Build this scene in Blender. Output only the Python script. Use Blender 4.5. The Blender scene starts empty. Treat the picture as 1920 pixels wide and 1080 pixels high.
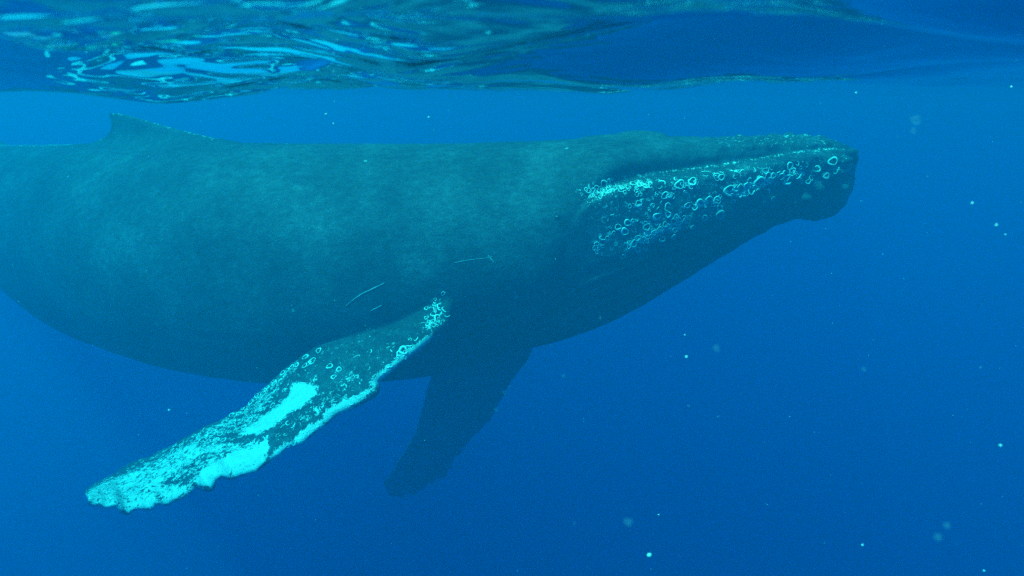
import bpy, bmesh, math, random
import numpy as np
from mathutils import Vector, Matrix
from mathutils.bvhtree import BVHTree

rnd = random.Random(7)
scene = bpy.context.scene
COL = scene.collection

# ------------------------------------------------------------------ camera
FPX = 1251.0                      # focal length in pixels of the 1920 wide photograph
EYE_ROW = 190.0                   # image row of eye level
PITCH = math.atan((540 - EYE_ROW) / FPX)
CAM = np.array([0.0, 0.0, -0.22])  # just below the surface
cam_data = bpy.data.cameras.new('camera')
cam_data.sensor_fit = 'HORIZONTAL'
cam_data.angle = 2 * math.atan(960 / FPX)
cam_data.clip_start = 0.02
cam_data.clip_end = 2000
cam = bpy.data.objects.new('camera', cam_data)
cam.location = CAM
cam.rotation_euler = (math.pi / 2 - PITCH, 0, 0)
COL.objects.link(cam)
scene.camera = cam
cam_data.dof.use_dof = True
cam_data.dof.focus_distance = 5.6
cam_data.dof.aperture_fstop = 1.4

# ------------------------------------------------------------------ light
SUN_DIR = Vector((-0.34, -0.22, 0.91)).normalized()
elev = math.asin(SUN_DIR.z)
azim = math.atan2(SUN_DIR.x, SUN_DIR.y)
world = bpy.data.worlds.new('World')
scene.world = world
world.use_nodes = True
wn = world.node_tree.nodes
sky = wn.new('ShaderNodeTexSky')
sky.sky_type = 'NISHITA'
sky.sun_disc = False
sky.sun_elevation = elev
sky.sun_rotation = azim
wn['Background'].inputs['Strength'].default_value = 0.125
world.node_tree.links.new(sky.outputs[0], wn['Background'].inputs['Color'])
sun_data = bpy.data.lights.new('sun', 'SUN')
sun_data.energy = 4.9
sun_data.angle = math.radians(0.5)
sun_data.color = (1.0, 0.96, 0.9)
sun = bpy.data.objects.new('sun', sun_data)
sun.rotation_euler = (-SUN_DIR).to_track_quat('-Z', 'Y').to_euler()
sun.location = (-34, -22, 91)
COL.objects.link(sun)

scene.view_settings.view_transform = 'Standard'
scene.view_settings.look = 'None'
scene.view_settings.gamma = 1
scene.view_settings.use_curve_mapping = False
scene.view_settings.exposure = 1.66

scene.render.engine = 'CYCLES'
cy = scene.cycles
cy.max_bounces = 10
cy.diffuse_bounces = 3
cy.glossy_bounces = 3
cy.transmission_bounces = 4
cy.volume_bounces = 4
cy.transparent_max_bounces = 12
cy.use_denoising = False
cy.sample_clamp_indirect = 4
cy.caustics_reflective = False
cy.caustics_refractive = False

# ------------------------------------------------------------------ projection helpers
cp, sp = math.cos(PITCH), math.sin(PITCH)


def at(px, py, Y):
    """world point at distance Y (along +y) seen at a pixel of the 1920x1080 photograph"""
    a = (np.asarray(px, float) - 960) / FPX
    b = (540 - np.asarray(py, float)) / FPX
    dy = cp + b * sp
    dz = -sp + b * cp
    t = np.asarray(Y, float) / dy
    return np.stack(np.broadcast_arrays(a * t, dy * t, CAM[2] + dz * t), -1)


def to_px(P):
    P = np.asarray(P) - CAM
    f = P[..., 1] * cp - P[..., 2] * sp
    u = P[..., 1] * sp + P[..., 2] * cp
    f = np.maximum(f, 0.05)
    return 960 + FPX * P[..., 0] / f, 540 - FPX * u / f


def interp(pts, x):
    p = np.array(sorted(pts), float)
    return np.interp(x, p[:, 0], p[:, 1])


def smooth1(y, n=2):
    y = np.array(y, float)
    for _ in range(n):
        y[1:-1] = 0.25 * y[:-2] + 0.5 * y[1:-1] + 0.25 * y[2:]
    return y


def mesh_obj(name, verts, faces, mat=None, parent=None, smooth=True):
    me = bpy.data.meshes.new(name)
    me.from_pydata([tuple(v) for v in verts], [], faces)
    me.update()
    if smooth:
        me.polygons.foreach_set('use_smooth', [True] * len(me.polygons))
    if mat:
        me.materials.append(mat)
    o = bpy.data.objects.new(name, me)
    COL.objects.link(o)
    o.parent = parent
    return o


def tag(o, label=None, category=None, group=None, kind=None):
    if label: o['label'] = label
    if category: o['category'] = category
    if group: o['group'] = group
    if kind: o['kind'] = kind
    return o


def new_mat(name):
    m = bpy.data.materials.new(name)
    m.use_nodes = True
    nt = m.node_tree
    for n in list(nt.nodes):
        nt.nodes.remove(n)
    out = nt.nodes.new('ShaderNodeOutputMaterial')
    return m, nt, out


def node(nt, typ, ins=None, **props):
    n = nt.nodes.new(typ)
    for k, v in props.items():
        setattr(n, k, v)
    for k, v in (ins or {}).items():
        if isinstance(v, bpy.types.NodeSocket):
            nt.links.new(v, n.inputs[k])
        else:
            n.inputs[k].default_value = v
    return n


def math_n(nt, op, a, b=None, clamp=False):
    n = nt.nodes.new('ShaderNodeMath')
    n.operation = op
    n.use_clamp = clamp
    for i, v in enumerate((a, b)):
        if v is None: continue
        if isinstance(v, bpy.types.NodeSocket):
            nt.links.new(v, n.inputs[i])
        else:
            n.inputs[i].default_value = v
    return n.outputs[0]


def ramp(nt, fac, stops):
    n = nt.nodes.new('ShaderNodeValToRGB')
    nt.links.new(fac, n.inputs[0])
    e = n.color_ramp.elements
    while len(e) < len(stops):
        e.new(0.5)
    for i, (p, c) in enumerate(stops):
        e[i].position = p
        e[i].color = c if len(c) == 4 else (*c, 1)
    return n.outputs['Color']


# ------------------------------------------------------------------ the sea: body of water
WATER_DENSITY = 0.42
WATER_SCATTER = (0.0, 0.102, 0.190)      # scattering per unit density
WATER_ABSORB = (0.0, 0.57, 0.84)       # absorption colour
m_haze, nt, out = new_mat('sea_water_volume')
pv = node(nt, 'ShaderNodeVolumePrincipled', {
    'Color': (*WATER_SCATTER, 1), 'Density': WATER_DENSITY, 'Anisotropy': 0.48,
    'Absorption Color': (*WATER_ABSORB, 1)})
pv.inputs['Density Attribute'].default_value = ''
nt.links.new(pv.outputs[0], out.inputs['Volume'])
HX = 70.0
hz = [(-HX, -HX, -60), (HX, -HX, -60), (HX, HX, -60), (-HX, HX, -60),
      (-HX, -HX, 0.75), (HX, -HX, 0.75), (HX, HX, 0.75), (-HX, HX, 0.75)]
haze = mesh_obj('haze', hz, [(0, 3, 2, 1), (4, 5, 6, 7), (0, 1, 5, 4), (1, 2, 6, 5), (2, 3, 7, 6), (3, 0, 4, 7)],
                m_haze, smooth=False)
tag(haze, 'clear blue sea water fading everything far away to blue', kind='stuff')

# ------------------------------------------------------------------ the sea: wavy surface seen from below
m_surf, nt, out = new_mat('sea_surface')
tc = node(nt, 'ShaderNodeTexCoord')
mp = node(nt, 'ShaderNodeMapping', {'Vector': tc.outputs['Object'], 'Scale': (0.55, 1.1, 1.0), 'Rotation': (0, 0, 0.15)})
n1 = node(nt, 'ShaderNodeTexNoise', {'Vector': mp.outputs[0], 'Scale': 4.2, 'Detail': 2.0, 'Roughness': 0.5, 'Distortion': 0.5})
ac = node(nt, 'ShaderNodeAttribute', attribute_name='chop')
hgt = math_n(nt, 'MULTIPLY', n1.outputs['Fac'], ac.outputs['Fac'])
bump = node(nt, 'ShaderNodeBump', {'Height': hgt, 'Strength': 1.0, 'Distance': 0.30})
fr = node(nt, 'ShaderNodeFresnel', {'IOR': 1.33, 'Normal': bump.outputs[0]})
gl = node(nt, 'ShaderNodeBsdfGlossy', {'Color': (0.78, 0.86, 0.98, 1), 'Roughness': 0.03, 'Normal': bump.outputs[0]})
tr = node(nt, 'ShaderNodeBsdfTransparent', {'Color': (0.20, 0.95, 0.68, 1)})
mx = node(nt, 'ShaderNodeMixShader', {0: fr.outputs[0], 1: tr.outputs[0], 2: gl.outputs[0]})
nt.links.new(mx.outputs[0], out.inputs['Surface'])

TROUGH_Y = 3.6
contour = [(-900, 150), (0, 158), (200, 168), (290, 177), (420, 176), (640, 164), (800, 173), (960, 169), (1080, 174),
           (1160, 176), (1230, 168), (1290, 158), (1400, 148), (1500, 142), (1700, 132), (1920, 123), (2600, 110)]


def axis(lo, hi, c, d0, grow):
    pts = [c]
    d = d0
    x = c
    while x < hi:
        x += d if x - c < 2.6 else (d := d * grow)
        pts.append(min(x, hi))
    d = d0
    x = c
    while x > lo:
        x -= d if c - x < 2.6 else (d := d * grow)
        pts.insert(0, max(x, lo))
    return np.array(pts)


SX = 66.0
gx = axis(-SX, SX, 0.0, 0.022, 1.03)
gy = axis(-SX, SX, 3.0, 0.016, 1.03)
X, Y = np.meshgrid(gx, gy)
rs = np.random.RandomState(5)
H = np.zeros_like(X)
dist = np.sqrt(X ** 2 + Y ** 2)
chop = 0.06 + 1.08 * np.exp(-((X + 1.02 - 0.12 * (Y - 2)) / 0.68) ** 2) * np.clip((4.6 - Y) / 0.8, 0, 1)
near = np.clip((5.6 - Y) / 1.2, 0, 1)
for k in range(46):
    lam = 0.16 * (1.9 / 0.16) ** rs.rand()
    ang = math.radians(90 + rs.normal(0, 34) - 8)
    kx, ky = math.cos(ang) * 2 * math.pi / lam, math.sin(ang) * 2 * math.pi / lam
    amp = 0.0062 * lam ** 0.9 * ((0.7 + 1.1 * near) if lam > 0.8 else (0.6 + 0.5 * near) if lam > 0.5 else chop)
    fade = np.clip(1.5 - dist / (lam * 22), 0, 1)
    ph = rs.rand() * 6.28
    warp = 0.35 * np.sin(0.8 * X + 0.5 * Y + k) + 0.25 * np.sin(1.9 * Y - 0.7 * X + 2 * k)
    H += amp * fade * np.sin(kx * X + ky * Y + ph + warp)
PXT = 960 + FPX * X / (TROUGH_Y * 1.0 * cp + 0.05)
D = -CAM[2] - TROUGH_Y * (EYE_ROW - interp(contour, PXT)) / FPX - 0.012
H -= D * np.exp(-((Y - TROUGH_Y) / 1.05) ** 2)
H += 0.032 * np.sin(5.6 * Y + 0.9 * X + 0.6 * np.sin(1.3 * X)) * np.clip((X - 0.2) / 1.2, 0, 1) * near * np.clip((3.5 - Y) / 0.8, 0.25, 1)
H += 0.10 * np.sin(0.55 * Y - 0.12 * X + 2.0) * np.clip((Y - 4.5) / 5, 0, 1)
H += 0.08 * np.sin(0.5 * Y + 0.2 * X) * np.clip((-Y - 1) / 5, 0, 1)
H += 0.02 * np.clip((Y - 5) / 3, 0, 1)
ny, nx = X.shape
V = np.stack([X, Y, H], -1).reshape(-1, 3)
idx = np.arange(nx * ny).reshape(ny, nx)
F = np.stack([idx[:-1, :-1], idx[:-1, 1:], idx[1:, 1:], idx[1:, :-1]], -1).reshape(-1, 4)
surf = mesh_obj('water_surface', V, F.tolist(), m_surf)
surf.data.attributes.new('chop', 'FLOAT', 'POINT').data.foreach_set('value', chop.ravel().astype(np.float32))
tag(surf, 'rippled underside of the sea surface with bright glints', kind='structure')

# ------------------------------------------------------------------ the whale's body
shell_v, shell_f = [], []


def add_grid(G, close_u=False, cap=True):
    """G: (n stations, m ring points, 3); rings are closed"""
    base = len(shell_v)
    n, m, _ = G.shape
    shell_v.extend(map(tuple, G.reshape(-1, 3)))
    for i in range(n - 1):
        for j in range(m):
            k = (j + 1) % m
            shell_f.append((base + i * m + j, base + i * m + k, base + (i + 1) * m + k, base + (i + 1) * m + j))
    if cap:
        shell_f.append(tuple(base + j for j in range(m))[::-1])
        shell_f.append(tuple(base + (n - 1) * m + j for j in range(m)))


def ellipsoid(c, r, rot=None, nu=10, nv=14):
    G = []
    R = rot if rot is not None else np.eye(3)
    for i in range(nu + 1):
        t = math.pi * (0.03 + 0.94 * i / nu)
        G.append([np.asarray(c) + R @ (np.array([math.sin(t) * math.cos(a), math.sin(t) * math.sin(a), math.cos(t)]) * np.asarray(r))
                  for a in np.linspace(0, 2 * math.pi, nv, endpoint=False)])
    add_grid(np.array(G)[::-1])


def body_Y(px):
    """distance of the body's axis; the tail recedes"""
    px = np.asarray(px, float)
    t = np.clip((620 - px) / 620, 0, None)
    return 6.5 + 1.9 * t ** 1.6


TOP = [(0, 273), (60, 272), (120, 270), (170, 268), (250, 270), (330, 272), (420, 270), (500, 269), (600, 269), (700, 270),
       (800, 270), (900, 268), (1000, 265), (1100, 260), (1180, 257), (1260, 257), (1330, 257), (1400, 256), (1450, 252), (1500, 253),
       (1540, 258), (1575, 266), (1596, 277), (1606, 287)]
BOT = [(0, 508), (30, 520), (60, 541), (100, 576), (150, 613), (200, 637), (250, 651), (290, 665), (350, 682), (400, 692),
       (450, 699), (510, 704), (600, 706), (700, 702), (760, 697), (800, 692), (900, 667), (1000, 637), (1050, 622), (1100, 607),
       (1150, 586), (1200, 559), (1250, 530), (1300, 499), (1350, 469), (1400, 440), (1440, 419), (1480, 406), (1510, 409),
       (1530, 411), (1560, 402), (1580, 385), (1594, 356), (1600, 335), (1603, 318)]
LIP = [(1000, 480), (1040, 430), (1062, 386), (1082, 357), (1113, 342), (1151, 332), (1206, 325), (1275, 317), (1344, 309), (1412, 297), (1481, 285),
       (1550, 278), (1581, 277), (1600, 290)]
WID = [(0, 0.62), (100, 0.78), (200, 0.9), (350, 1.02), (500, 1.08), (700, 1.10), (850, 1.06), (950, 0.98), (1050, 0.87),
       (1120, 0.75), (1200, 0.57), (1300, 0.43), (1400, 0.34), (1500, 0.24), (1550, 0.17), (1590, 0.10), (1606, 0.04)]
JWID = [(880, 0.80), (950, 0.85), (1050, 0.86), (1120, 0.83), (1200, 0.75), (1300, 0.66), (1400, 0.56), (1500, 0.40), (1550, 0.28),
        (1580, 0.18), (1596, 0.09), (1603, 0.04)]

NR = 96
th = np.linspace(0, 2 * math.pi, NR, endpoint=False)


def sgnpow(c, e):
    return np.sign(c) * np.abs(c) ** e


# trunk and upper jaw
stations = np.concatenate([np.linspace(1606, 1560, 10), np.linspace(1552, 1000, 60), np.linspace(988, 0, 70)])
tp = smooth1(interp(TOP, stations), 2)
bt = interp(BOT, stations)
lip = interp(LIP, stations) + 38 * np.clip((1600 - stations) / 120, 0.4, 1)            # under side of the upper jaw sits inside the lower jaw
blend = np.clip((stations - 985) / 165, 0, 1)
blend = blend * blend * (3 - 2 * blend)
low = smooth1(bt * (1 - blend) + lip * blend, 2)
wid = smooth1(interp(WID, stations), 3)
Yc = body_Y(stations)
T, B = at(stations, tp, Yc), at(stations, low, Yc)
C = (T + B) / 2
tan = np.gradient(C, axis=0)
tan /= np.linalg.norm(tan, axis=1)[:, None]
G = []
for i, px in enumerate(stations):
    up = (T[i] - B[i]) / 2
    side = np.cross(tan[i], up / np.linalg.norm(up))
    side /= np.linalg.norm(side)
    hd = blend[i]
    e1 = 1.0 - 0.22 * hd
    s, c = np.sin(th), np.cos(th)
    y = sgnpow(s, e1) * wid[i]
    z = sgnpow(c, 1.0 - 0.22 * hd)
    # upper jaw: broad low roof, narrow below
    y = y * (1 - 0.15 * hd * np.clip(-c + 0.25, 0, 1))
    # belly pleats
    pl = np.clip((px - 430) / 220, 0, 1) * (1 - hd) * np.clip((-c - 0.25) / 0.2, 0, 1)
    g = 1 + 0.016 * pl * np.cos(46 * th)
    # soft spine ridge towards the tail
    y = y * (1 - 0.10 * (1 - hd) * np.clip(c, 0, 1) ** 3)
    G.append(C[i] + np.outer(y * g, side) + np.outer(z * g, up))
# carry on past the frame to the tail stock
tdir = tan[-1] * np.array([1, 1, 0.0])
tdir = tdir / np.linalg.norm(tdir)
up0 = (T[-1] - B[-1]) / 2
side0 = np.cross(tdir, np.array([0, 0, 1.0]))
for k in range(1, 15):
    q = k / 14
    hz_ = np.linalg.norm(up0) * (1 - q) ** 1.15 + 0.14
    w_ = wid[-1] * (1 - q) ** 1.3 + 0.10
    c0 = C[-1] + tdir * 3.4 * q + np.array([0, 0, 0.30 * math.sin(q * 1.6)])
    G.append(c0 + np.outer(np.sin(th) * w_, side0) + np.outer(np.cos(th) * hz_, np.array([0, 0, 1.0])))
add_grid(np.array(G))
tail_end = C[-1] + tdir * 3.3 + np.array([0, 0, 0.30])

# flukes (outside the frame)
for sgn in (-1, 1):
    Gf = []
    for q in np.linspace(0, 1, 18):
        mid = tail_end + side0 * sgn * (1.75 * q) + tdir * (0.15 + 0.55 * q ** 1.6)
        ch = 0.55 * (1 - q) ** 0.7 + 0.05 + 0.1 * (1 - q)
        tk = 0.09 * (1 - q) + 0.012
        a = np.linspace(0, 2 * math.pi, 20, endpoint=False)
        Gf.append(mid + np.outer(np.cos(a) * ch, tdir) + np.outer(np.sin(a) * tk, np.array([0, 0, 1.0])))
    Gf = np.array(Gf)
    add_grid(Gf if sgn > 0 else Gf[:, ::-1])

# lower jaw, wider than the upper one, throat pleats underneath
st = np.concatenate([np.linspace(1603, 1560, 12), np.linspace(1552, 880, 80)])
jw = smooth1(interp(JWID, st), 3)
jb = interp(BOT, st)
jl = interp(LIP, st)
fade_in = np.clip((st - 880) / 160, 0, 1)
Yj = body_Y(st)
G = []
for i, px in enumerate(st):
    w = jw[i]
    L = at(px, jl[i], Yj[i] - w * 0.97)
    Bp = at(px, jb[i] - 14 * (1 - fade_in[i]), Yj[i])
    cx = at(px, (jl[i] + jb[i]) / 2, Yj[i])
    zt, zb = L[2], Bp[2]
    s, c = np.sin(th), np.cos(th)
    # flat-topped section: widest just under the lip
    zz = np.where(c > 0, 0.10 * np.abs(c) ** 0.6, -np.abs(c) ** 1.15)
    hgt = zt - zb
    z = zb + hgt * (0.90 + np.where(c > 0, zz, zz * 0.90))
    y = sgnpow(s, 0.62) * w
    bulge = np.where(c > 0, 1.0 - 0.10 * c, 1.0)
    y = y * bulge
    pl = np.clip((-c - 0.30) / 0.25, 0, 1) * np.clip((1585 - px) / 60, 0, 1)
    g = 1 + 0.036 * pl * np.cos(44 * th)
    P = np.zeros((NR, 3))
    P[:, 0] = cx[0] + (L[0] - cx[0]) * 0 + (z - (zt + zb) / 2) * 0
    P[:, 1] = Yj[i] - y * g
    P[:, 2] = z
    # keep the pixel column: the camera looks down a little, so x follows the height
    P[:, 0] = at(px, np.interp(z, [zb, zt], [jb[i], jl[i]]), Yj[i])[:, 0]
    G.append(P)
add_grid(np.array(G)[:, ::-1])

# blowhole guard and the knobs of the head
for (px, py, dy, r) in [(1200, 262, 0.0, (0.30, 0.17, 0.085)), (1160, 266, 0.0, (0.45, 0.16, 0.07))]:
    ellipsoid(at(px, py, 6.5 + dy), r)
knobs = [(1385, 256, -0.04, 10), (1330, 258, -0.06, 8), (1410, 258, -0.1, 8), (1450, 252, 0, 10), (1478, 251, -0.04, 9), (1508, 253, -0.03, 9),
         (1538, 257, -0.02, 8), (1560, 262, -0.02, 7), (1300, 280, -0.36, 7), (1350, 276, -0.32, 9), (1400, 272, -0.30, 8),
         (1440, 270, -0.26, 9), (1480, 268, -0.22, 8), (1520, 268, -0.18, 8), (1250, 284, -0.42, 7), (1190, 282, -0.48, 7)]
for (px, py, dy, r) in knobs:
    ellipsoid(at(px, py + 4, 6.5 + dy), (r * 0.0090 * rnd.uniform(0.7, 1.3), r * 0.0060, r * 0.0046 * rnd.uniform(0.7, 1.2)))
for (px, py, Yk, r) in [(1563, 300, 6.13, 13), (1590, 300, 6.22, 10), (1572, 322, 6.12, 10), (1548, 330, 6.06, 8), (1600, 284, 6.36, 8), (1588, 350, 6.28, 11), (1574, 374, 6.26, 12), (1552, 396, 6.3, 12), (1530, 404, 6.36, 13), (1500, 401, 6.3, 11), (1540, 352, 6.1, 9), (1512, 372, 6.08, 9)]:
    ellipsoid(at(px, py, Yk), (r * 0.0062, r * 0.0045, r * 0.0045))

# dorsal fin
rows = [(211, 203, 222), (214, 202, 238), (220, 203, 258), (228, 206, 285), (236, 207, 311), (245, 204, 348), (252, 199, 372), (259, 190, 398),
        (266, 174, 440), (276, 150, 480), (300, 130, 520), (340, 130, 540)]
hts = [0.018, 0.026, 0.034, 0.042, 0.05, 0.06, 0.075, 0.10, 0.15, 0.22, 0.35, 0.45]
G = []
a = np.linspace(0, 2 * math.pi, 36, endpoint=False)
for (py, xl, xr), t in zip(rows, hts):
    cxp = (xl + xr) / 2
    px = cxp + np.cos(a) * (xr - xl) / 2
    P = at(px, np.full_like(px, py), body_Y(px))
    P[:, 1] -= sgnpow(np.sin(a), 0.9) * t * (0.55 + 0.45 * (1 + np.cos(a - 0.4)) / 2)
    G.append(P)
add_grid(np.array(G))


# flippers
def resample(poly, n):
    p = np.array(poly, float)
    d = np.r_[0, np.cumsum(np.linalg.norm(np.diff(p, axis=0), axis=1))]
    u = np.linspace(0, d[-1], n)
    return np.stack([np.interp(u, d, p[:, i]) for i in range(p.shape[1])], -1)


def flipper(E1, E2, Yfun, tilt, thick, rough=1.0, n=150, m=26):
    """E1 trailing edge, E2 leading edge as pixel polylines from root to tip"""
    A, Bq = resample(E1, n), resample(E2, n)
    jr = np.random.RandomState(11)
    amp = np.clip(np.linspace(-0.5, 1.2, n), 0, 1)[:, None] * rough
    Bq = Bq + smooth1(jr.normal(0, 1, n), 2)[:, None] * np.array([[3.0, 9.0]]) * amp
    A = A + smooth1(jr.normal(0, 1, n), 4)[:, None] * np.array([[1.0, 3.0]]) * amp
    uu = np.linspace(0, 1, n)
    v = (1 - np.cos(np.linspace(0, math.pi, m))) / 2
    mid = np.zeros((n, m, 3))
    for j, vv in enumerate(v):
        p = A * (1 - vv) + Bq * vv
        mid[:, j] = at(p[:, 0], p[:, 1], Yfun(uu) + tilt(uu) * (0.5 - vv))
    nu_, nv_ = np.gradient(mid, axis=0), np.gradient(mid, axis=1)
    nrm = np.cross(nu_, nv_)
    nrm /= np.linalg.norm(nrm, axis=2)[:, :, None] + 1e-9
    for _ in range(3):
        nrm[1:-1] = (nrm[:-2] + nrm[1:-1] * 2 + nrm[2:]) / 4
    nrm /= np.linalg.norm(nrm, axis=2)[:, :, None] + 1e-9
    chord = np.linalg.norm(mid[:, -1] - mid[:, 0], axis=1)
    q = 1 - v
    prof = 5 * (0.2969 * np.sqrt(q) - 0.126 * q - 0.3516 * q ** 2 + 0.2843 * q ** 3 - 0.1015 * q ** 4) + 0.035
    prof[-1] = 0.06
    tk = np.clip(chord, 0.12, 0.9)[:, None] * prof[None] * thick(uu)[:, None]
    up = mid + nrm * tk[..., None]
    dn = mid - nrm * tk[..., None]
    G = np.concatenate([up, dn[:, ::-1]], axis=1)
    add_grid(G)
    return mid


near_E1 = [(745, 520), (720, 560), (700, 596), (690, 605), (651, 622), (609, 641), (566, 667), (536, 688), (519, 703), (481, 737), (455, 763), (379, 801), (310, 837),
           (242, 869), (187, 899), (168, 915), (160, 925)]
near_E2 = [(850, 530), (849, 575), (841, 605), (811, 632), (781, 657), (751, 680), (721, 704), (705, 716), (711, 727), (707, 740), (682, 752), (660, 764),
           (632, 777), (617, 790), (602, 803), (568, 827), (549, 837), (526, 850), (503, 868), (483, 883), (440, 893), (404, 898), (397, 910),
           (378, 912), (358, 922), (342, 929), (332, 940), (306, 943), (281, 950), (262, 952), (240, 959), (217, 950), (178, 948), (163, 936)]
flipper(near_E1, near_E2, lambda u: 5.75 - 1.35 * u ** 0.75, lambda u: 0.30 + 0.38 * np.sin(np.clip(u, 0, 1) * 2.4), lambda u: 0.20 - 0.10 * u)

far_E1 = [(838, 560), (826, 620), (811, 689), (796, 747), (778, 809), (751, 858), (729, 889), (718, 907)]
far_E2 = [(1000, 560), (1002, 620), (998, 655), (992, 672), (978, 689), (960, 712), (950, 728), (944, 745), (936, 752), (929, 770), (912, 796), (886, 818), (868, 840), (846, 868),
          (840, 890), (802, 908), (780, 923), (751, 933), (731, 929)]
flipper(far_E1, far_E2, lambda u: 7.15 + 2.3 * u, lambda u: -0.25 + 0 * u, lambda u: 0.18 - 0.08 * u, 0.75)

raw = mesh_obj('raw', shell_v, shell_f)
rm = raw.modifiers.new('remesh', 'REMESH')
rm.mode = 'VOXEL'
rm.voxel_size = 0.0155
sm = raw.modifiers.new('smooth', 'SMOOTH')
sm.factor = 0.5
sm.iterations = 4
dg = bpy.context.evaluated_depsgraph_get()
me = bpy.data.meshes.new_from_object(raw.evaluated_get(dg))
bpy.data.objects.remove(raw)
me.name = 'body'
nv = len(me.vertices)
co = np.zeros(nv * 3)
me.vertices.foreach_get('co', co)
co = co.reshape(-1, 3)
me.polygons.foreach_set('use_smooth', [True] * len(me.polygons))
vx, vy = to_px(co)
# folds and lumps of the skin
from mathutils import noise as mnoise
nrm_ = np.zeros(nv * 3)
me.vertices.foreach_get('normal', nrm_)
nrm_ = nrm_.reshape(-1, 3)
headw = np.clip((vx - 1180) / 200, 0, 1) * (co[:, 1] > 5.6)
disp = np.array([0.012 * mnoise.noise((c[0] * 0.9, c[1] * 1.3, c[2] * 1.3)) + 0.004 * mnoise.noise((c[0] * 3, c[1] * 5, c[2] * 5)) for c in co.tolist()])
hi = np.where(headw > 0)[0]
disp[hi] += headw[hi] * np.array([0.016 * mnoise.noise((c[0] * 9, c[1] * 9, c[2] * 9)) + 0.008 * mnoise.noise((c[0] * 21, c[1] * 21, c[2] * 21)) for c in co[hi].tolist()])
co += nrm_ * disp[:, None]
me.vertices.foreach_set('co', co.ravel())
me.update()
vx, vy = to_px(co)


# markings: soft masks stored on the skin, broken up by noise in the material
def sdf(poly, x, y):
    p = np.array(poly, float)
    d = np.full(x.shape, 1e9)
    inside = np.zeros(x.shape, bool)
    n = len(p)
    for i in range(n):
        a_, b_ = p[i], p[(i + 1) % n]
        e = b_ - a_
        t = np.clip(((x - a_[0]) * e[0] + (y - a_[1]) * e[1]) / (e @ e + 1e-9), 0, 1)
        d = np.minimum(d, np.hypot(x - a_[0] - t * e[0], y - a_[1] - t * e[1]))
        cond = (a_[1] > y) != (b_[1] > y)
        xi = a_[0] + (y - a_[1]) * e[0] / (e[1] if abs(e[1]) > 1e-9 else 1e-9)
        inside ^= cond & (x < xi)
    return np.where(inside, d, -d)


def c4(pts): return [(140 + x / 2.347, 520 + y / 2.347) for x, y in pts]
def c3(pts): return [(1000 + x / 2.909, 220 + y / 2.909) for x, y in pts]


flip_out = near_E1[3:] + near_E2[::-1][:-2]
on_flip = (sdf(flip_out, vx, vy) > -6) & (co[:, 1] < 5.72)
white_polys = [
    (c4([(1068, 435), (1045, 470), (1068, 480), (1062, 515), (1020, 560), (960, 590), (900, 640), (850, 670), (800, 690), (740, 695), (715, 690),
         (760, 655), (830, 605), (870, 580), (900, 560), (940, 525), (960, 465), (985, 460), (1030, 465)]), 0.95),
    (c4([(1600, 255), (1570, 275), (1500, 335), (1430, 385), (1370, 435), (1330, 480), (1295, 475), (1320, 430), (1370, 385), (1440, 335), (1500, 290), (1560, 250)]), 0.9),
    (c4([(1320, 480), (1260, 505), (1190, 535), (1130, 565), (1085, 600), (1100, 650), (1150, 615), (1230, 585), (1260, 545), (1305, 505)]), 0.85),
    (c4([(1095, 622), (1040, 645), (990, 675), (960, 720), (900, 745), (850, 795), (870, 815), (930, 775), (1010, 735), (1040, 695), (1100, 665)]), 0.9),
    (c4([(850, 690), (800, 735), (720, 750), (660, 785), (600, 805), (540, 855), (510, 900), (600, 930), (640, 890), (700, 885), (800, 865), (840, 810), (860, 750)]), 0.8),
    (c4([(520, 720), (640, 725), (730, 730), (650, 768), (560, 790), (500, 840), (430, 872), (390, 910), (520, 900), (600, 935), (470, 990), (330, 1030),
         (235, 1045), (180, 1030), (80, 1020), (30, 960), (100, 905), (200, 868), (300, 828), (400, 785)]), 0.64),
    (c4([(1580, 75), (1640, 95), (1668, 150), (1630, 215), (1560, 240), (1500, 245), (1545, 190), (1570, 140)]), 0.40),
    (c4([(1250, 420), (1180, 440), (1210, 470), (1260, 450)]), 0.5),
    (c4([(860, 690), (700, 728), (520, 785), (370, 890), (470, 905), (560, 850), (680, 795), (840, 750)]), 0.47),
    (c4([(1090, 480), (960, 620), (860, 690), (860, 740), (960, 690), (1100, 600), (1250, 500), (1300, 430), (1200, 430)]), 0.30),
    (c4([(880, 440), (750, 560), (600, 650), (420, 745), (420, 790), (560, 720), (760, 680), (830, 590), (920, 470), (1010, 360), (980, 360)]), 0.42),
]
white = np.full(nv, 0.0)
soft = 7.0
for poly, val in white_polys:
    d = sdf(poly, vx, vy)
    white = np.maximum(white, val * np.clip(d / soft * 0.5 + 0.5, 0, 1))
white = np.where(on_flip, np.maximum(white, 0.16), 0)
# chin and lip scarring
jaw_polys = [
    (c3([(260, 420), (330, 365), (450, 335), (640, 340), (640, 390), (500, 390), (460, 440), (330, 460)]), 0.54),
    (c3([(500, 660), (600, 640), (720, 560), (820, 540), (860, 580), (760, 630), (640, 670), (560, 740), (500, 720)]), 0.52),
    (c3([(300, 740), (380, 640), (430, 610), (440, 650), (370, 720), (330, 760)]), 0.47),
    (c3([(1040, 420), (1150, 340), (1260, 280), (1420, 240), (1480, 300), (1350, 350), (1200, 420), (1080, 450)]), 0.44),
    (c3([(1580, 330), (1600, 240), (1700, 200), (1760, 220), (1740, 300), (1660, 330)]), 0.42),
    (c3([(280, 420), (700, 310), (1200, 240), (1600, 190), (1600, 350), (1200, 470), (800, 640), (500, 780), (300, 760)]), 0.30),
]
for poly, val in jaw_polys:
    d = sdf(poly, vx, vy)
    jm = val * np.clip(d / 28 * 0.5 + 0.5, 0, 1)
    white = np.where((co[:, 1] < 6.45) & ~on_flip, np.maximum(white, jm), white)
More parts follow.
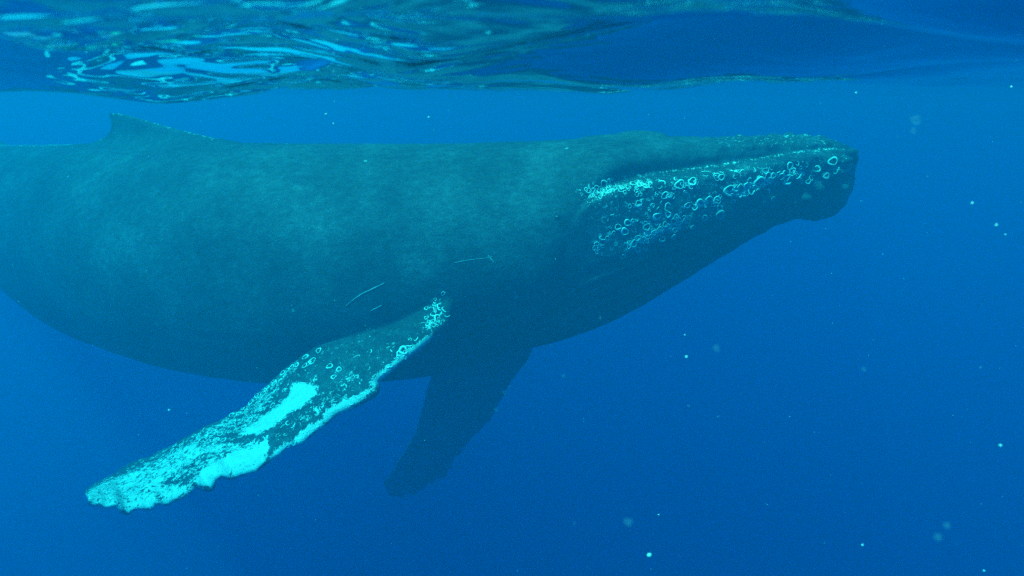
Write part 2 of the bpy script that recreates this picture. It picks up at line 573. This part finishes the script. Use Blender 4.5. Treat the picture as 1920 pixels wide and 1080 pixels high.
# paler lip line and top of the snout
dl = np.full(nv, 1e9)
lp = resample([p for p in LIP if p[0] >= 1082 and p[0] <= 1581], 80)
for q in lp:
    dl = np.minimum(dl, np.hypot(vx - q[0], vy - q[1] - 1.5))
white = np.where((co[:, 1] < 6.4), np.maximum(white, 0.54 * np.clip(1 - dl / 5.5, 0, 1)), white)
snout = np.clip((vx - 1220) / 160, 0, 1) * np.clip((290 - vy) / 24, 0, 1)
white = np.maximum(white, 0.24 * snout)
fin_rim_light = resample([(0, 273), (120, 270), (190, 260), (205, 240), (204, 213), (232, 212), (300, 233), (350, 245), (400, 259)], 120)  # bright rim of light painted into the skin: dorsal fin, tail ridge
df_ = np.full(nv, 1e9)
for q in fin_rim_light:
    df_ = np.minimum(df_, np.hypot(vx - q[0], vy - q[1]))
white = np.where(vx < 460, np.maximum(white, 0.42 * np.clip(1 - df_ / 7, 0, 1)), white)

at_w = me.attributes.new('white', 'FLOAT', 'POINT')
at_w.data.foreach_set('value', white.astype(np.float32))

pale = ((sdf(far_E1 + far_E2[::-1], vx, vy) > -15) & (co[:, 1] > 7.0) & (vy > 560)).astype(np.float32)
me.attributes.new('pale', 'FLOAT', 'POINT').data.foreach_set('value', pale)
rz = np.zeros(nv)
for poly, val in [(c4([(880, 450), (760, 545), (600, 650), (420, 745), (230, 840), (300, 900), (450, 840), (640, 740), (780, 680), (880, 560), (960, 470), (1000, 370)]), 0.62),
                  (c4([(60, 900), (230, 830), (300, 900), (200, 1000), (60, 1000)]), 0.42)]:
    rz = np.maximum(rz, val * np.clip(sdf(poly, vx, vy) / 16 * 0.5 + 0.5, 0, 1))
rz = np.where(on_flip, rz, 0)
for poly, val in [(c3([(280, 420), (330, 365), (450, 340), (700, 330), (700, 400), (500, 420), (330, 470)]), 0.54),
                  (c3([(430, 700), (620, 560), (850, 500), (1080, 430), (1080, 480), (860, 620), (620, 740), (480, 780)]), 0.52),
                  (c3([(1040, 420), (1150, 340), (1260, 280), (1420, 240), (1560, 270), (1500, 370), (1350, 400), (1200, 430)]), 0.50)]:
    jr_ = val * np.clip(sdf(poly, vx, vy) / 20 * 0.5 + 0.5, 0, 1)
    rz = np.where((co[:, 1] < 6.4) & ~on_flip, np.maximum(rz, jr_), rz)
me.attributes.new('scar_rings', 'FLOAT', 'POINT').data.foreach_set('value', rz.astype(np.float32))

# fine relief of the head and skin
m_skin, nt, out = new_mat('whale_skin')
tc = node(nt, 'ShaderNodeTexCoord')
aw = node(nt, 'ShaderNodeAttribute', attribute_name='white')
nA = node(nt, 'ShaderNodeTexNoise', {'Vector': tc.outputs['Object'], 'Scale': 26.0, 'Detail': 5.0, 'Roughness': 0.68, 'Distortion': 0.4})
nB = node(nt, 'ShaderNodeTexNoise', {'Vector': tc.outputs['Object'], 'Scale': 1.6, 'Detail': 6.0, 'Roughness': 0.62})
nC = node(nt, 'ShaderNodeTexNoise', {'Vector': tc.outputs['Object'], 'Scale': 85.0, 'Detail': 3.0, 'Roughness': 0.7})
vor = node(nt, 'ShaderNodeTexVoronoi', {'Vector': tc.outputs['Object'], 'Scale': 3.1, 'Randomness': 1.0})
w1 = math_n(nt, 'MULTIPLY', math_n(nt, 'SUBTRACT', nA.outputs['Fac'], 0.5), 1.9)
w2 = math_n(nt, 'MULTIPLY', math_n(nt, 'SUBTRACT', nC.outputs['Fac'], 0.5), 1.0)
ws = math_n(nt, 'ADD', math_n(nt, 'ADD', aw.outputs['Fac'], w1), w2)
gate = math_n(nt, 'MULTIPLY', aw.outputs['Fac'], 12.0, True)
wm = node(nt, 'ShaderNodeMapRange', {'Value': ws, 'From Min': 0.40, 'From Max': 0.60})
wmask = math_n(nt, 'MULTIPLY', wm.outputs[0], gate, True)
spots = node(nt, 'ShaderNodeMapRange', {'Value': vor.outputs['Distance'], 'From Min': 0.03, 'From Max': 0.06, 'To Min': 1.0, 'To Max': 0.0})
skin = ramp(nt, nB.outputs['Fac'], [(0.34, (0.032, 0.036, 0.041)), (0.52, (0.054, 0.062, 0.070)), (0.70, (0.096, 0.110, 0.122))])
ar = node(nt, 'ShaderNodeAttribute', attribute_name='scar_rings')
v2 = node(nt, 'ShaderNodeTexVoronoi', {'Vector': tc.outputs['Object'], 'Scale': 15.0, 'Randomness': 0.8})
rb = math_n(nt, 'ABSOLUTE', math_n(nt, 'SUBTRACT', v2.outputs['Distance'], 0.34))
rmk = node(nt, 'ShaderNodeMapRange', {'Value': rb, 'From Min': 0.05, 'From Max': 0.10, 'To Min': 1.0, 'To Max': 0.0})
rsel = node(nt, 'ShaderNodeMapRange', {'Value': math_n(nt, 'ADD', ar.outputs['Fac'], w1), 'From Min': 0.45, 'From Max': 0.55})
rings_f = math_n(nt, 'MULTIPLY', rmk.outputs[0], math_n(nt, 'MULTIPLY', rsel.outputs[0], math_n(nt, 'MULTIPLY', ar.outputs['Fac'], 8.0, True)), True)
wmask2 = math_n(nt, 'ABSOLUTE', math_n(nt, 'SUBTRACT', wmask, rings_f))
mpk = node(nt, 'ShaderNodeMapping', {'Vector': tc.outputs['Object'], 'Scale': (1.0, 1.8, 1.8)})
nD = node(nt, 'ShaderNodeTexNoise', {'Vector': mpk.outputs[0], 'Scale': 11.0, 'Detail': 7.0, 'Roughness': 0.75})
fmix = math_n(nt, 'ADD', math_n(nt, 'MULTIPLY', nC.outputs['Fac'], 0.45), math_n(nt, 'MULTIPLY', nD.outputs['Fac'], 0.55))
fine = ramp(nt, fmix, [(0.36, (0.45, 0.45, 0.45)), (0.5, (0.95, 0.95, 0.95)), (0.64, (1.9, 1.9, 1.9))])
ap = node(nt, 'ShaderNodeAttribute', attribute_name='pale')
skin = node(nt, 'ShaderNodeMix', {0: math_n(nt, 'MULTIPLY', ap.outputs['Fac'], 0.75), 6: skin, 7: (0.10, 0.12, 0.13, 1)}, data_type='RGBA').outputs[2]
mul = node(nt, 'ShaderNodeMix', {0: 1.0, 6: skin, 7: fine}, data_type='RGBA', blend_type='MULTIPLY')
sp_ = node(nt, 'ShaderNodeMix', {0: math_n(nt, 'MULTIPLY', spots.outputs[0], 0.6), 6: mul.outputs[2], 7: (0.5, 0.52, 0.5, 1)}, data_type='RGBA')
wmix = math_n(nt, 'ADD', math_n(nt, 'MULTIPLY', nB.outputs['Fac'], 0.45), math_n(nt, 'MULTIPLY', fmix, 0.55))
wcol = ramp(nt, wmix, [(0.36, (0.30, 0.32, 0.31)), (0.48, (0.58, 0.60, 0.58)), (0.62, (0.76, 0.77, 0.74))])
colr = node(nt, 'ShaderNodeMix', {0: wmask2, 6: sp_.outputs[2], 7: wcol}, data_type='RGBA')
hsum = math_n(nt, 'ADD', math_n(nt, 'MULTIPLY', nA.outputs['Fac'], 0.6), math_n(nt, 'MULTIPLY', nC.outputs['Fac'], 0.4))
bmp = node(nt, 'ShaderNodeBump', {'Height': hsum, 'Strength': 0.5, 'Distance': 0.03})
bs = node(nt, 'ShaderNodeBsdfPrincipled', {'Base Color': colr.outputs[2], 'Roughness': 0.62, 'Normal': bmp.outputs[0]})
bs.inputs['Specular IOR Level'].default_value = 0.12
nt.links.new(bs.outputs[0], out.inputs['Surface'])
me.materials.clear()
me.materials.append(m_skin)

whale = bpy.data.objects.new('humpback_whale', None)
whale.location = at(800, 480, 6.5)
COL.objects.link(whale)
tag(whale, 'large dark humpback whale with white patched flippers gliding just under the sea surface', 'whale')
me.transform(Matrix.Translation(-whale.location))
me.update()
body = bpy.data.objects.new('body', me)
COL.objects.link(body)
body.parent = whale

# ------------------------------------------------------------------ barnacle rings on jaw and flipper
bvh = BVHTree.FromPolygons([tuple(c) for c in co], [tuple(p.vertices) for p in me.polygons])


def hit(px, py):
    for ex, ey in ((0, 0), (0.7, 0.4), (-0.6, 0.5), (0.3, -0.8), (2, 1), (-2, 1)):
        d = Vector(at(px + ex, py + ey, 1.0)) - Vector(CAM)
        loc, nrm, _, dd = bvh.ray_cast(Vector(CAM), d.normalized())
        if loc is not None:
            break
    return loc, nrm


m_barn, nt, out = new_mat('barnacle_shell')
tc = node(nt, 'ShaderNodeTexCoord')
nz = node(nt, 'ShaderNodeTexNoise', {'Vector': tc.outputs['Object'], 'Scale': 60.0, 'Detail': 3.0})
cr = ramp(nt, nz.outputs['Fac'], [(0.35, (0.55, 0.58, 0.55)), (0.6, (0.82, 0.83, 0.79))])
bs = node(nt, 'ShaderNodeBsdfPrincipled', {'Base Color': cr, 'Roughness': 0.8})
nt.links.new(bs.outputs[0], out.inputs['Surface'])
m_shaded, nt, out = new_mat('shaded_barnacle')
bs = node(nt, 'ShaderNodeBsdfPrincipled', {'Base Color': (0.38, 0.42, 0.41, 1), 'Roughness': 0.85})  # barnacles low on the jaw: weaker light put into a duller colour
nt.links.new(bs.outputs[0], out.inputs['Surface'])


def ring_mesh(seed, arc=1.0, mat=None, r0=0.26):
    r = random.Random(seed)
    n, m = 18, 5
    vs, fs = [], []
    ph = r.random() * 6.28
    o1, o2, o3 = r.random() * 6.28, r.random() * 6.28, r.random() * 6.28
    full = arc >= 1
    cnt = n if full else max(5, int(n * arc))
    for i in range(cnt):
        t = ph + 2 * math.pi * i / n
        R = 1 + 0.09 * math.sin(2 * t + o1) + 0.10 * math.sin(3 * t + o2)
        tube = r0 * (0.75 + 0.35 * math.sin(t + o3) + r.uniform(-0.12, 0.12))
        if not full:
            tube *= math.sin(math.pi * (i + 0.6) / (cnt + 0.2)) ** 0.5
        for j in range(m):
            a = 2 * math.pi * j / m
            rr = R - 0.15 + tube * math.cos(a)
            vs.append((rr * math.cos(t), rr * math.sin(t), 0.42 * tube * math.sin(a) + 0.03))
    for i in range(cnt if full else cnt - 1):
        for j in range(m):
            k, l = (i + 1) % cnt, (j + 1) % m
            fs.append((i * m + j, k * m + j, k * m + l, i * m + l))
    mm = bpy.data.meshes.new('barnacle')
    mm.from_pydata(vs, [], fs)
    mm.polygons.foreach_set('use_smooth', [True] * len(mm.polygons))
    mm.materials.append(mat)
    return mm


RINGS = [ring_mesh(i, 1.0, m_barn, 0.22 + 0.05 * (i % 3)) for i in range(5)]
ARCS = [ring_mesh(20 + i, 0.35 + 0.13 * i, m_barn, 0.25) for i in range(4)]
SHADED = [ring_mesh(40 + i, 1.0, m_shaded, 0.34) for i in range(3)]


def place(px, py, r, kind='ring'):
    loc, nrm = hit(px, py)
    if loc is None:
        return None
    mm = rnd.choice({'ring': RINGS, 'arc': ARCS, 'shaded': SHADED}[kind])
    o = bpy.data.objects.new('barnacle', mm)
    COL.objects.link(o)
    q = nrm.to_track_quat('Z', 'Y')
    s = r / FPX * (loc.y / cp) * rnd.choice((0.75, 0.9, 1.0, 1.1, 1.2))
    spin = Matrix.Rotation(rnd.random() * 6.28, 4, 'Z')
    o.matrix_world = Matrix.Translation(loc - whale.location) @ q.to_matrix().to_4x4() @ spin @ Matrix.Diagonal((s * rnd.uniform(0.9, 1.12), s * rnd.uniform(0.9, 1.1), s, 1))
    o.parent = whale
    return o


jaw_rings = [(842, 480, 22), (880, 490, 15), (912, 468, 22), (958, 450, 17), (1003, 452, 22), (1016, 493, 18), (1070, 400, 24), (1108, 388, 17),
             (1170, 378, 26), (1190, 400, 18), (1155, 417, 15), (1205, 355, 20), (1237, 357, 28), (1272, 410, 18), (1280, 325, 22), (1268, 292, 22),
             (1310, 318, 20), (1400, 265, 22), (1412, 298, 17), (1442, 305, 26), (1500, 350, 18), (1515, 330, 16), (1547, 282, 25),
             (1635, 240, 17), (1027, 327, 18), (1000, 325, 20), (868, 350, 22), (800, 368, 20), (720, 427, 20), (676, 540, 17), (735, 530, 15),
             (462, 598, 20), (515, 576, 19), (500, 624, 18), (545, 360, 20), (585, 365, 18), (615, 375, 18), (300, 400, 18), (345, 385, 16),
             (385, 365, 18), (565, 420, 14), (575, 470, 14), (640, 605, 15), (365, 400, 14), (410, 350, 15), (1290, 345, 16), (1180, 350, 18),
             (1160, 395, 16), (895, 480, 14), (760, 430, 15), (745, 425, 13)]
jaw_arcs = [(1085, 430, 22), (1350, 330, 20), (1375, 370, 20), (1385, 350, 18), (935, 305, 24), (1050, 328, 14), (838, 372, 14), (628, 478, 18),
            (700, 360, 22), (735, 490, 20), (380, 655, 15), (410, 635, 15), (350, 690, 16), (330, 740, 18), (360, 715, 14), (410, 380, 14), (320, 432, 16),
            (780, 335, 20), (850, 400, 12), (670, 490, 14), (1100, 325, 14), (1140, 300, 12), (1165, 280, 14), (1200, 285, 12), (1220, 268, 10), (1090, 350, 10),
            (1090, 460, 14), (1110, 290, 10), (430, 540, 12), (380, 555, 9), (510, 460, 14), (545, 462, 14), (600, 460, 12), (690, 375, 14), (680, 345, 12),
            (470, 370, 12), (500, 365, 12), (440, 345, 12), (455, 400, 14), (480, 395, 12), (520, 375, 12), (640, 360, 12), (1330, 290, 14), (1360, 285, 12),
            (1245, 300, 12), (1300, 275, 12), (615, 540, 12), (625, 545, 8), (820, 545, 10), (760, 545, 12), (800, 540, 10), (300, 475, 10), (360, 465, 9)]
jaw_shaded = [(620, 600, 20), (570, 660, 18), (600, 665, 15), (550, 690, 18), (640, 650, 14), (705, 665, 13), (765, 655, 14), (450, 690, 12), (570, 720, 20),
            (615, 720, 14), (490, 760, 22), (775, 615, 14), (740, 600, 16), (720, 585, 15), (765, 570, 14), (780, 540, 14), (1020, 535, 22), (935, 550, 16),
            (1260, 465, 14), (1310, 445, 16), (1620, 300, 20), (1650, 290, 16), (1600, 320, 14), (690, 610, 14), (660, 630, 14), (710, 605, 12), (870, 600, 10)]
for lst, kd in ((jaw_rings, 'ring'), (jaw_arcs, 'arc'), (jaw_shaded, 'shaded')):
    for x, y, r in lst:
        place(1000 + x / 2.909, 220 + y / 2.909, r / 2.909, kd)
flip_rings = [(1073, 322, 15), (1015, 350, 16), (1045, 368, 16), (1012, 388, 14), (1030, 378, 12), (975, 385, 14), (955, 395, 14), (935, 408, 14),
              (915, 420, 12), (880, 465, 14), (865, 470, 11), (840, 495, 12), (825, 510, 10), (800, 520, 12), (920, 497, 13), (875, 505, 10), (775, 550, 14),
              (765, 575, 12), (800, 555, 10), (825, 580, 13), (870, 563, 12), (905, 543, 13), (800, 580, 10), (770, 627, 18), (795, 625, 13), (745, 660, 13),
              (720, 600, 13), (700, 635, 13), (690, 605, 12), (665, 650, 13), (660, 625, 11), (635, 655, 13), (640, 690, 12), (610, 680, 12), (600, 700, 12),
              (575, 700, 12), (680, 680, 12), (625, 715, 13), (655, 715, 12), (540, 720, 12), (550, 690, 11), (490, 750, 12), (470, 780, 12), (515, 745, 10),
              (440, 740, 11), (1122, 390, 14), (1163, 405, 15), (1140, 438, 15), (1447, 322, 18), (1430, 335, 12), (395, 765, 11), (415, 790, 10)]
flip_arcs = [(1240, 355, 14), (1300, 325, 9), (1400, 315, 20), (1385, 312, 14), (1470, 290, 16), (1500, 268, 12), (1165, 380, 12), (1100, 505, 10), (1105, 535, 12),
             (1060, 590, 14), (1075, 580, 16), (1085, 575, 12), (940, 640, 16), (960, 650, 14), (920, 660, 16), (930, 690, 14), (905, 700, 12), (1220, 430, 16),
             (1240, 440, 12), (1290, 400, 14), (1180, 470, 12), (1150, 540, 12), (1160, 500, 10), (1590, 110, 14), (1610, 130, 16), (1580, 160, 14), (1600, 180, 16),
             (1560, 200, 14), (1630, 140, 12), (1590, 200, 12), (1545, 215, 12), (1615, 165, 12), (1575, 225, 12), (1620, 200, 10), (1530, 205, 10), (1600, 95, 10), (1640, 165, 10)]
for lst, kd in ((flip_rings, 'ring'), (flip_arcs, 'arc')):
    for x, y, r in lst:
        place(140 + x / 2.347, 520 + y / 2.347, r / 2.347, kd)


pr = random.Random(3)
for (x0, y0, x1, y1, spr, n_) in [(290, 420, 640, 360, 26, 22), (520, 690, 830, 560, 26, 18), (1060, 430, 1480, 280, 28, 16)]:
    for i in range(n_):
        q = pr.random()
        x, y = x0 + (x1 - x0) * q + pr.uniform(-spr, spr), y0 + (y1 - y0) * q + pr.uniform(-spr, spr)
        place(1000 + x / 2.909, 220 + y / 2.909, pr.uniform(7, 13) / 2.909, pr.choice(['arc', 'arc', 'ring']))


# the crust of small barnacles between the large rings, on jaw, chin and flipper
cvs, cfs = [], []


def crust(px, py, r, mm):
    loc, nrm = hit(px, py)
    if loc is None:
        return
    sc_ = r / FPX * loc.y / cp
    M = Matrix.Translation(loc - whale.location) @ nrm.to_track_quat('Z', 'Y').to_matrix().to_4x4() @ Matrix.Rotation(pr.random() * 6.28, 4, 'Z') @ Matrix.Diagonal((sc_ * pr.uniform(0.7, 1.2), sc_, sc_, 1))
    b = len(cvs)
    cvs.extend(tuple(M @ v.co) for v in mm.vertices)
    cfs.extend(tuple(b + k for k in p.vertices) for p in mm.polygons)


for (x0, y0, x1, y1, spx, spy, n_, r0_, r1_) in [(290, 415, 660, 355, 20, 22, 46, 6, 13), (520, 690, 840, 560, 30, 24, 44, 6, 15), (1060, 430, 1480, 285, 26, 30, 46, 7, 17),
                                                (820, 500, 1060, 430, 20, 24, 22, 7, 15), (330, 730, 430, 620, 18, 18, 18, 6, 13), (560, 480, 900, 340, 60, 40, 26, 6, 14),
                                                (1560, 300, 1740, 240, 40, 50, 20, 7, 14), (900, 320, 1200, 280, 40, 16, 16, 6, 11), (450, 600, 700, 520, 40, 30, 16, 6, 12)]:
    for i in range(n_):
        q = pr.random()
        x, y = x0 + (x1 - x0) * q + pr.gauss(0, spx * 0.6), y0 + (y1 - y0) * q + pr.gauss(0, spy * 0.6)
        crust(1000 + x / 2.909, 220 + y / 2.909, pr.uniform(r0_, r1_) / 2.909, pr.choice(RINGS + ARCS))
for (x0, y0, x1, y1, spx, n_) in [(1590, 100, 1560, 230, 26, 40), (930, 420, 700, 610, 12, 26), (1480, 300, 1340, 440, 14, 24), (1280, 500, 900, 770, 16, 36), (700, 620, 200, 870, 16, 40)]:
    for i in range(n_):
        q = pr.random()
        crust(140 + (x0 + (x1 - x0) * q + pr.gauss(0, spx * 0.6)) / 2.347, 520 + (y0 + (y1 - y0) * q + pr.gauss(0, spx * 0.6)) / 2.347, pr.uniform(5, 11) / 2.347, pr.choice(RINGS + ARCS + ARCS))
cr_ = mesh_obj('barnacle_crust', cvs, cfs, m_barn, whale)
tag(cr_, kind='stuff')

m_scar, nt, out = new_mat('pale_scar')
bs = node(nt, 'ShaderNodeBsdfPrincipled', {'Base Color': (0.50, 0.54, 0.54, 1), 'Roughness': 0.85})
nt.links.new(bs.outputs[0], out.inputs['Surface'])


def skin_strip(name, pts, w, mat):
    """a thin raised scar following the skin"""
    pp = resample(pts, 14)
    vs, fs = [], []
    n = len(pp)
    for i, (px, py) in enumerate(pp):
        loc, nrm = hit(px, py)
        if loc is None: continue
        l2, _ = hit(pp[min(i + 1, n - 1)][0], pp[min(i + 1, n - 1)][1])
        l1, _ = hit(pp[max(i - 1, 0)][0], pp[max(i - 1, 0)][1])
        l1, l2 = l1 or loc, l2 or loc
        s = (l2 - l1).cross(nrm).normalized()
        ww = w * (math.sin(math.pi * (i + 0.5) / n) ** 0.5) * rnd.uniform(0.5, 1.25)
        o = Vector(whale.location)
        vs += [loc - o - s * ww - nrm * 0.004, loc - o + nrm * (0.003 + ww * 0.25), loc - o + s * ww - nrm * 0.004]
    for i in range(len(vs) // 3 - 1):
        for j in range(2):
            fs.append((i * 3 + j, i * 3 + j + 1, i * 3 + j + 4, i * 3 + j + 3))
    return mesh_obj(name, vs, fs, mat, whale)


skin_strip('scar', [(649, 573), (665, 560), (680, 550), (700, 541), (722, 530)], 0.010, m_scar)['label'] = 'pale straight scar above the flipper'
skin_strip('scar', [(850, 493), (880, 487), (910, 484), (924, 481)], 0.005, m_scar)
skin_strip('scar', [(915, 478), (921, 486), (928, 494)], 0.007, m_scar)
skin_strip('scar', [(695, 583), (705, 578), (716, 572)], 0.010, m_scar)

# eye behind the corner of the mouth
loc, nrm = hit(1046, 408)
m_eye, nt, out = new_mat('eye')
bs = node(nt, 'ShaderNodeBsdfPrincipled', {'Base Color': (0.015, 0.015, 0.015, 1), 'Roughness': 0.2})
nt.links.new(bs.outputs[0], out.inputs['Surface'])
bm = bmesh.new()
bmesh.ops.create_uvsphere(bm, u_segments=16, v_segments=10, radius=1)
bm.transform(Matrix.Translation(loc - whale.location - nrm * 0.022) @ nrm.to_track_quat('Z', 'Y').to_matrix().to_4x4() @ Matrix.Diagonal((0.045, 0.032, 0.028, 1)))
em = bpy.data.meshes.new('eye')
bm.to_mesh(em)
bm.free()
em.materials.append(m_eye)
eye = bpy.data.objects.new('eye', em)
COL.objects.link(eye)
eye.parent = whale

# ------------------------------------------------------------------ drifting specks and plankton
m_speck, nt, out = new_mat('drifting_speck')
bs = node(nt, 'ShaderNodeBsdfPrincipled', {'Base Color': (0.85, 0.87, 0.85, 1), 'Roughness': 0.4})
bs.inputs['Subsurface Weight'].default_value = 0.0
nt.links.new(bs.outputs[0], out.inputs['Surface'])
m_jelly, nt, out = new_mat('clear_plankton')
df = node(nt, 'ShaderNodeBsdfDiffuse', {'Color': (0.7, 0.8, 0.75, 1)})
tl = node(nt, 'ShaderNodeBsdfTranslucent', {'Color': (0.7, 0.8, 0.75, 1)})
a1 = node(nt, 'ShaderNodeMixShader', {0: 0.5, 1: df.outputs[0], 2: tl.outputs[0]})
tr = node(nt, 'ShaderNodeBsdfTransparent')
lw = node(nt, 'ShaderNodeLayerWeight', {'Blend': 0.35})
a2 = node(nt, 'ShaderNodeMixShader', {0: 0.06, 1: tr.outputs[0], 2: a1.outputs[0]})
nt.links.new(a2.outputs[0], out.inputs['Surface'])


def blob(name, px, py, Yd, rpx, mat, seed, label, cat, group):
    r = random.Random(seed)
    bm = bmesh.new()
    bmesh.ops.create_icosphere(bm, subdivisions=2, radius=1)
    rad = rpx / FPX * Yd
    for v in bm.verts:
        v.co *= rad * (1 + 0.25 * math.sin(3 * v.co.x + seed) * math.cos(2 * v.co.y + seed) + r.uniform(-0.06, 0.06))
        v.co.x *= 1.15
    mm = bpy.data.meshes.new(name)
    bm.to_mesh(mm)
    bm.free()
    mm.polygons.foreach_set('use_smooth', [True] * len(mm.polygons))
    mm.materials.append(mat)
    o = bpy.data.objects.new(name, mm)
    o.location = at(px, py, Yd)
    COL.objects.link(o)
    tag(o, label, cat, group)


SG = 'white specks drifting in the water'
specks = [
    (1217, 1041, 2.0, 4.6, 'largest white speck drifting in the dark water at the bottom'),
    (1287, 669, 2.4, 2.6, 'white speck in open water below the throat of the whale'),
    (1823, 381, 2.3, 2.4, 'white speck to the right of the snout, left of a pair of specks'),
    (1868, 422, 2.2, 2.4, 'upper bright speck of the close pair right of the snout'),
    (1885, 440, 2.8, 1.4, 'tiny lower speck of the close pair right of the snout'),
    (1876, 835, 2.1, 2.8, 'white speck near the right edge of the photo, far below the snout'),
    (1617, 1022, 2.4, 2.4, 'white speck at the bottom, left of the large pale plankton blob'),
    (1845, 1070, 2.2, 2.0, 'white speck in the bottom right corner of the photo'),
    (317, 769, 3.0, 2.2, 'white speck between the belly and the white flipper'),
    (611, 214, 3.4, 1.8, 'tiny speck above the back, just right of the dorsal fin, upper of two'),
    (625, 232, 3.4, 1.6, 'tiny speck above the back, just right of the dorsal fin, lower of two'),
    (804, 220, 3.4, 1.8, 'tiny speck between the sea surface and the middle of the back'),
    (1605, 174, 3.2, 1.8, 'tiny speck under the sea surface straight above the snout'),
    (1896, 163, 3.0, 1.9, 'tiny speck just under the sea surface at the right edge'),
    (1235, 965, 2.8, 1.6, 'faint tiny speck above the largest speck at the bottom'),
    (1284, 628, 3.0, 1.5, 'faint tiny speck just above the speck below the throat'),
]
for i, (px, py, Yd, r, lab) in enumerate(specks):
    blob('drifting_speck', px, py, Yd, r * 0.85, m_speck, i, lab, 'speck', SG)
PG = 'clear plankton blobs floating in the water'
plank = [
    (1758, 1007, 1.6, 8.0, 'brightest round plankton blob near the bottom right corner'),
    (1343, 653, 1.9, 6.5, 'pale round plankton blob right of the speck below the throat'),
    (1178, 978, 1.7, 9.0, 'dim round plankton blob above the largest speck at the bottom'),
    (1056, 705, 3.6, 4.0, 'small pale plankton blob right of the dark far flipper'),
    (945, 736, 5.0, 4.2, 'upper pale plankton blob against the edge of the dark far flipper'),
    (930, 768, 5.0, 4.2, 'lower pale plankton blob against the edge of the dark far flipper'),
    (1716, 225, 2.0, 8.0, 'dim oval plankton blob in bright water right of the snout top'),
    (1712, 245, 2.0, 4.5, 'small clear plankton blob under the dim oval one right of the snout'),
    (1620, 692, 2.2, 4.5, 'dim plankton blob in open water far right of the throat'),
    (1775, 985, 1.6, 7.0, 'very faint plankton blob touching the brightest round one'),
]
for i, (px, py, Yd, r, lab) in enumerate(plank):
    blob('plankton', px, py, Yd, r, m_jelly, 50 + i, lab, 'plankton', PG)

# the finest drifting grains, too many to count
vs, fs = [], []
gr = random.Random(21)
for i in range(170):
    Yd = gr.uniform(1.6, 5.2)
    p = at(gr.uniform(-60, 1980), gr.uniform(190, 1120), Yd)
    if bvh.find_nearest(Vector(p))[3] < 0.15:
        continue
    r = gr.choice((0.45, 0.6, 0.6, 0.9)) / FPX * Yd
    b = len(vs)
    vs += [(p[0] + r * x * gr.uniform(0.7, 1.3), p[1] + r * y, p[2] + r * z) for x, y, z in ((1, 0, 0), (-1, 0, 0), (0, 1, 0), (0, -1, 0), (0, 0, 1), (0, 0, -1))]
    for f in ((0, 2, 4), (2, 1, 4), (1, 3, 4), (3, 0, 4), (2, 0, 5), (1, 2, 5), (3, 1, 5), (0, 3, 5)):
        fs.append(tuple(b + k for k in f))
grains = mesh_obj('marine_snow', vs, fs, m_speck)
tag(grains, 'fine pale grains drifting all through the blue water', kind='stuff')
